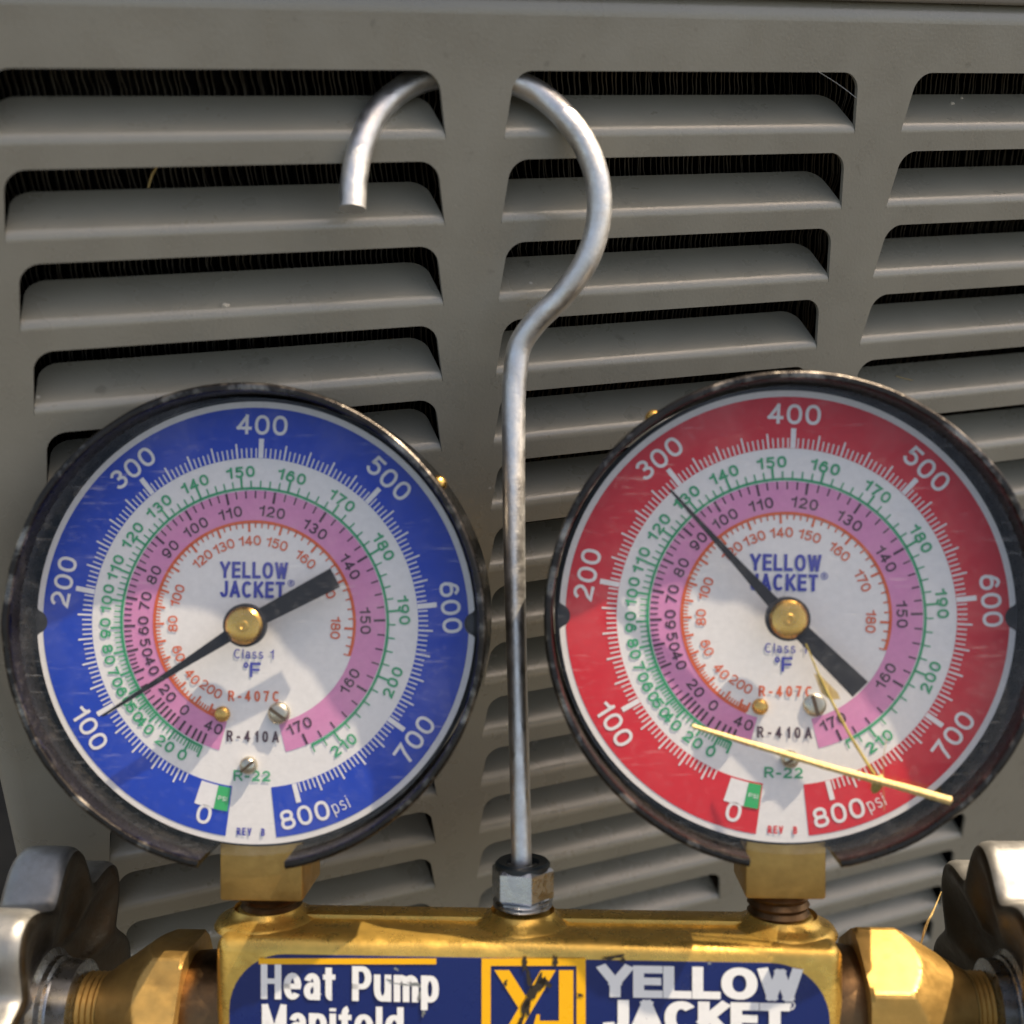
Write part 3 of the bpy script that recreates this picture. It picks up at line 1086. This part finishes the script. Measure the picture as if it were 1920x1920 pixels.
# ---- valves: groove, hexagonal bonnet, neck, steel hub and lobed handwheel
def valve(sgn, xs, yv, rot, wheel_rot):
    (xg0, xh0, xh1, xc1, xn1, xhub, xw) = xs
    ax = (0, yv, AXZ)
    gv = MB()
    gv.lathe([(0.0085, xg0), (0.0090, xg0), (0.0093, (xg0+xh0)/2), (0.0090, xh0), (0.0085, xh0)], 40, axis='x', org=ax)
    gv.build('valve_collar', 'brass_dark', root, 40)
    # hex bonnet cut by a cone towards the wheel
    Rh = 0.0126
    rn = 0.0055
    n = 144
    vs = []
    steps = [0.0, 0.03]+[0.2+0.8*i/34 for i in range(35)]
    for f_ in steps:
        x = xh0+(xc1-xh0)*f_
        lim = 0.0122 if f_ > 0 else 0.0119
        fh = abs(xh1-xh0)/abs(xc1-xh0)
        cone = 0.0128 if f_ <= fh else 0.0128-(0.0128-rn)*(f_-fh)/(1-fh)
        cone = min(cone, 0.0124) if f_ > 0 else 0.0118
        for i in range(n):
            a = 2*pi*i/n
            da = ((a-rot) % (pi/3))-pi/6
            rh = Rh*cos(pi/6)/cos(da)
            r = min(rh, cone)
            vs.append((x, yv+r*cos(a), AXZ+r*sin(a)))
    fs = []
    for q in range(len(steps)-1):
        fs += [(q*n+i, q*n+(i+1) % n, (q+1)*n+(i+1) % n, (q+1)*n+i) for i in range(n)]
    fs.append(tuple(range(n)))
    bb = MB().add(vs, fs)
    bb.build('valve_bonnet', 'brass_hex', root, 18)
    nk = MB()
    prof = []
    for i in range(9):
        prof.append((rn-(0.0 if i % 2 else 0.0004), xc1+(xn1-xc1)*i/8))
    nk.lathe(prof+[(0.003, xn1), (0.003, xhub)], 40, axis='x', org=ax)
    nk.build('valve_neck', 'brass_hex', root, 60)
    # wheel with eight lobes
    hb = MB()
    e = (xw-xn1)
    xe = xw+sgn*0.0046
    e = xe-xn1
    hb.lathe([(0.003, xn1), (0.0066, xn1), (0.0073, xn1+e*0.06), (0.0074, xn1+e*0.55), (0.0071, xn1+e*0.60), (0.0078, xn1+e*0.68), (0.0079, xn1+e*0.82), (0.0088, xn1+e*0.92), (0.0100, xe)], 48, axis='x', org=ax)
    ho = hb.build('handwheel_hub', 'steel', root, 40)
    n = 192
    def lobe(a):
        c8 = 0.5+0.5*cos(8*(a-wheel_rot))
        return 0.0203+0.0058*(c8**0.80)
    wt = 0.0100*sgn
    rows = [  # (fixed radius or None, inset from the lobed outline, offset along the axis)
        (0.0, 0.0085, 0.0044*sgn), (0.0, 0.0105, 0.0036*sgn), (None, -0.0085, 0.0020*sgn), (None, -0.0050, 0.0008*sgn), (None, -0.0030, 0.0001*sgn), (None, -0.0018, 0.0*sgn),
        (None, -0.0008, 0.0004*sgn), (None, -0.0002, 0.0012*sgn), (None, 0.0, 0.0022*sgn), (None, 0.0, wt-0.0024*sgn), (None, -0.0004, wt-0.0010*sgn), (None, -0.0014, wt), (None, -0.004, wt+0.0008*sgn), (0.0, 0.010, wt+0.0020*sgn), (0.0, 0.0, wt+0.0022*sgn)]
    vs = []
    for sc, inset, dx in rows:
        for i in range(n):
            a = 2*pi*i/n
            r = inset if sc is not None else lobe(a)+inset
            vs.append((xw+dx, yv+r*cos(a), AXZ+r*sin(a)))
    fs = []
    for q in range(len(rows)-1):
        fs += [(q*n+i, q*n+(i+1) % n, (q+1)*n+(i+1) % n, (q+1)*n+i) for i in range(n)]
    wm = MB().add(vs, fs)
    wo = wm.build('handwheel', ['wheel_rim', 'wheel_face'], root, 50)
    for p in wo.data.polygons:
        if p.index < 6*n:
            p.material_index = 1
    return wo

def xa(u, dz=0.0):
    return px(u, 1880, AXZ+dz).x
ylv, yrv = px(365, 1890, AXZ).y, px(1600, 1883, AXZ).y
valve(-1, (XBL+0.0012, xa(368), xa(318), xa(203), xa(160), xa(90), px(130, 1600, AXZ+0.002).x), ylv, 0.0+pi/6, radians(-3))
valve(1, (XBR-0.0012, xa(1600), xa(1668), xa(1812), xa(1850), xa(1890), px(1842, 1575, AXZ).x), yrv, 0.0, radians(-5))

# ---- label on the front of the body
def rrect(x0, y0, x1, y1, r, n=10):
    out = []
    for cx_, cy_, a0 in ((x1-r, y1-r, 0), (x0+r, y1-r, pi/2), (x0+r, y0+r, pi), (x1-r, y0+r, 3*pi/2)):
        for i in range(n+1):
            a = a0+pi/2*i/n
            out.append((cx_+r*cos(a), cy_+r*sin(a)))
    return out
LZ = FZ+0.00015
a, b_ = px(430, 1788, LZ), px(1556, 1788, LZ)
lb = MB()
lb.prism(rrect(a.x, top-BH+0.0022, b_.x, a.y, 0.0088), FZ-0.0002, LZ)
lbo = lb.build('name_plate', 'label', root)

def flat(name, polys, m_, z):
    mb = MB()
    for p in polys:
        q = [px(u, v_, z) for u, v_ in p]
        mb.poly([(k.x, k.y) for k in q][::-1], z)
    return mb.build(name, m_, lbo)
def plate_text(name, body_, u0, u1, v0, v1, w, gap, con=1.0):
    z = LZ+0.0001
    p0, p1 = px(u0, v1, z), px(u1, v0, z)
    vs, fs, wd = text_geo(body_, p1.y-p0.y, w, p1.x-p0.x, gap, con)
    mb = MB()
    mb.add([(x+(p0.x+p1.x)/2, y+p0.y, z+dz) for x, y, dz in vs], [f[::-1] for f in fs])
    return mb.build(name, 'label_white', lbo)
plate_text('plate_lettering', 'Heat Pump', 489, 823, 1814, 1873, 0.19, 0.07, 1.25)
plate_text('plate_lettering', 'Manifold', 491, 757, 1888, 1947, 0.19, 0.07, 1.25)
plate_text('plate_lettering', 'YELLOW', 1121, 1504, 1816, 1869, 0.34, 0.02, 1.45)
plate_text('plate_lettering', 'JACKET', 1130, 1481, 1881, 1937, 0.34, 0.02, 1.45)
plate_text('registered_mark', '®', 1471, 1491, 1876, 1894, 0.10, 0.0)
flat('plate_logo', [
    [(485, 1797), (818, 1797), (818, 1808), (485, 1808)],
    [(903, 1797), (1098, 1797), (1098, 1811), (903, 1811)], [(903, 1811), (920, 1811), (920, 1990), (903, 1990)],
    [(1081, 1811), (1098, 1811), (1098, 1990), (1081, 1990)], [(920, 1976), (1081, 1976), (1081, 1990), (920, 1990)],
    [(927, 1819), (955, 1819), (987, 1870), (974, 1893)],
    [(1014, 1819), (1042, 1819), (958, 1962), (930, 1962)],
    [(1048, 1819), (1075, 1819), (1075, 1962), (1048, 1962)], [(996, 1938), (1006, 1902), (1012, 1902), (1012, 1914), (1048, 1914), (1048, 1938)],
], 'yellow', LZ+0.0001)
# wear: dark smears over the logo, bare scratches through the lettering
def blot(u, v_, ru, rv, rot, seed, n=44):
    r_ = random.Random(seed)
    ph = [(r_.uniform(0, 6.28), r_.uniform(0.05, 0.22)) for _ in range(6)]
    out = []
    for i in range(n):
        a = 2*pi*i/n
        k = 0.85+sum(am*sin((j+2)*a+p) for j, (p, am) in enumerate(ph))*0.8+r_.uniform(-0.05, 0.05)
        k = max(0.2, k)
        x, y = ru*k*cos(a), rv*k*sin(a)
        out.append((u+x*cos(rot)-y*sin(rot), v_+x*sin(rot)+y*cos(rot)))
    return out
flat('dark_scuff', [blot(1004, 1855, 34, 12, -1.05, 1), blot(984, 1808, 6, 16, 0.1, 2), blot(1041, 1803, 5, 13, 0, 3), blot(986, 1890, 9, 22, 0.25, 4),
                    blot(948, 1843, 4, 6, 0, 5), blot(1088, 1866, 8, 3, 0.3, 6), blot(992, 1836, 5, 22, -0.2, 7), blot(1022, 1843, 13, 9, 0.4, 8),
                    blot(975, 1918, 5, 16, 0.3, 9), blot(1150, 1795, 26, 3.5, -0.15, 10), blot(1168, 1801, 5, 5, 0, 11)], 'scuff', LZ+0.0002)
for k_, bl_ in enumerate([blot(757, 1846, 22, 2.2, 0.12, 21), blot(782, 1847, 22, 3.4, 0.3, 22), blot(743, 1817, 6, 2.5, 0.2, 23), blot(794, 1898, 3.5, 9, 0.15, 24),
                      blot(786, 1868, 3, 13, 0.2, 25), blot(1330, 1806, 4, 3, 0, 26), blot(730, 1838, 8, 1.6, 0.5, 27)]):
    flat('bare_scratch', [bl_], 'scratch', LZ+0.0002+k_*2e-6)

# ================================================================== LOOSE STRAWS
def loose(name, pts_, rad, m_, label, n=10, per=9):
    mb = MB()
    P = [MW @ p for p in pts_]
    o0 = P[0].copy()
    q = spline([p-o0 for p in P], per)
    if hasattr(rad, '__len__'):
        rr_ = []
        for i in range(len(q)):
            f_ = i/(len(q)-1)*(len(rad)-1)
            k = min(int(f_), len(rad)-2)
            rr_.append(rad[k]+(rad[k+1]-rad[k])*(f_-k))
    else:
        rr_ = rad
    mb.tube(q, rr_, n)
    if hasattr(rr_, '__len__'):
        r_ = random.Random(len(name))
        gv_ = [r_.uniform(0.72, 1.12) for _ in range(n)]
        for i in range(len(q)):
            kk_ = r_.uniform(0.93, 1.07)
            for j in range(n):
                mb.v[i*n+j] = q[i]+(mb.v[i*n+j]-q[i])*gv_[j]*kk_
    o = mb.build(name, m_, None, 20, o0)
    return tag(o, label, 'straw')
zl = LENSZ
loose('straw', [px(1298, 1361, zl+.0006), px(1420, 1398, zl+.0009), px(1560, 1440, zl+.0014), px(1690, 1475, zl+.0020), px(1782, 1501, zl+.0024)],
      [0.00030, 0.00044, 0.00050, 0.00056, 0.00066], 'straw', 'thick golden straw lying across the lower edge of the red gauge')
loose('thin_straw', [px(1511, 1207, zl+.0003), px(1545, 1285, zl+.0004), px(1595, 1380, zl+.0004), px(1640, 1452, zl+.0003)],
      [0.00008, 0.00022, 0.00026, 0.00028], 'stem', 'thin greenish straw on the red gauge lens under its needle tail')
loose('grass_hair', [px(1663, 1385, zl+.0003), px(1656, 1432, zl+.0004), px(1658, 1520, zl+.0003)], 0.00006, 'husk',
      'fine upright hair of grass on the red gauge above its lettering psi', 6)
hs = MB()
hp_ = [(1526, 1262), (1540, 1268), (1570, 1298), (1575, 1310), (1556, 1312), (1540, 1300)]
hq = [px(u, v_, zl+.00025) for u, v_ in hp_]
o0 = MW @ hq[0]
k = [(MW @ p)-o0 for p in hq]
k2 = [(MW @ (p+Vector((0, 0, 0.0002))))-o0 for p in hq]
nn = len(k)
hs.add(k+k2, [tuple(range(nn-1, -1, -1)), tuple(range(nn, 2*nn))]+[(i, (i+1) % nn, nn+(i+1) % nn, nn+i) for i in range(nn)])
tag(hs.build('seed_husk', 'husk', None, None, o0), 'small brown seed husk beside the thin straw on the red gauge', 'husk')
loose('bent_grass', [px(1765, 1672, AXZ-0.010), px(1748, 1712, AXZ-0.009), px(1735, 1740, AXZ-0.008), px(1722, 1790, AXZ-0.006)],
      [0.00006, 0.00016, 0.00026, 0.00010], 'straw', 'thin pale grass blade between the right bonnet and handwheel', 6)

def world_strand(name, pts_, rad, m_, label, cat):
    mb = MB()
    o0 = Vector(pts_[0])
    mb.tube(spline([Vector(p)-o0 for p in pts_], 5), rad, 6)
    return tag(mb.build(name, m_, None, 50, o0), label, cat)
sd_ = MB()
sd_.lathe([(0.0, 0.0016), (0.0005, 0.0012), (0.0008, 0.0004), (0.0007, -0.0006), (0.0003, -0.0014), (0.0, -0.0016)], 14)
o0 = MW @ px(1645, 1470, zl+0.0007)
rm_ = MW.to_3x3() @ Matrix.Rotation(radians(-25), 3, 'Z') @ Matrix.Rotation(radians(90), 3, 'X')
sd_.v = [rm_ @ p for p in sd_.v]
tag(sd_.build('grass_seed', 'stem', None, 60, o0), 'tiny green grass seed under the golden straw on the red gauge', 'seed')
world_strand('cobweb_strand', [on_panel(1534, 134, -0.0001), on_panel(1572, 158, 0.0012), on_panel(1606, 184, 0.0002)], 0.00005, 'web',
             'single cobweb strand across the top right corner of the middle louvre', 'cobweb')
world_strand('dry_grass', [on_panel(278, 352, 0.0105), on_panel(284, 330, 0.0112), on_panel(294, 312, 0.012)], [0.0002]*11, 'straw',
             'short dry grass stem caught in the second louvre on the left', 'grass')

# crumbs and a bit of twig lying on the blades
def on_blade(u, v_):
    k = math.floor(-on_panel(u, v_).z/PITCH)
    zh = -k*PITCH-SH
    for i in range(400):
        y = i*0.00003
        p = on_panel(u, v_, y)
        if y > max(0.0, (p.z-zh-0.0012)*1.80):
            return on_panel(u, v_, y-0.0002)
    return on_panel(u, v_, 0.003)
def crumb(u, v_, r, m_, label, seed):
    r_ = random.Random(seed)
    bm = bmesh.new()
    bmesh.ops.create_icosphere(bm, subdivisions=2, radius=r)
    for q_ in bm.verts:
        q_.co *= r_.uniform(0.65, 1.25)
        q_.co.x *= 1.5
    bm.verts.index_update()
    o = obj('crumb', [q_.co.copy() for q_ in bm.verts], [tuple(x_.index for x_ in f_.verts) for f_ in bm.faces], m_, None, None, on_blade(u, v_))
    tag(o, label, 'crumb')
M['crumb'] = mat('pale_crumb', (0.55, 0.50, 0.40), 0.8)[0]
crumb(1785, 194, 0.00032, 'crumb', 'pale crumb on the top right louvre blade', 1)
crumb(1803, 184, 0.00024, 'crumb', 'smaller pale crumb at the back edge of the top right blade', 2)
crumb(423, 573, 0.00040, 'crumb', 'white crumb on the third louvre blade above the blue gauge', 3)
world_strand('twig_bit', [on_blade(1680, 705), on_blade(1694, 709), on_blade(1711, 713)], [0.00012]*11, 'husk',
             'short brown twig bit on the blade above the red gauge', 'twig')
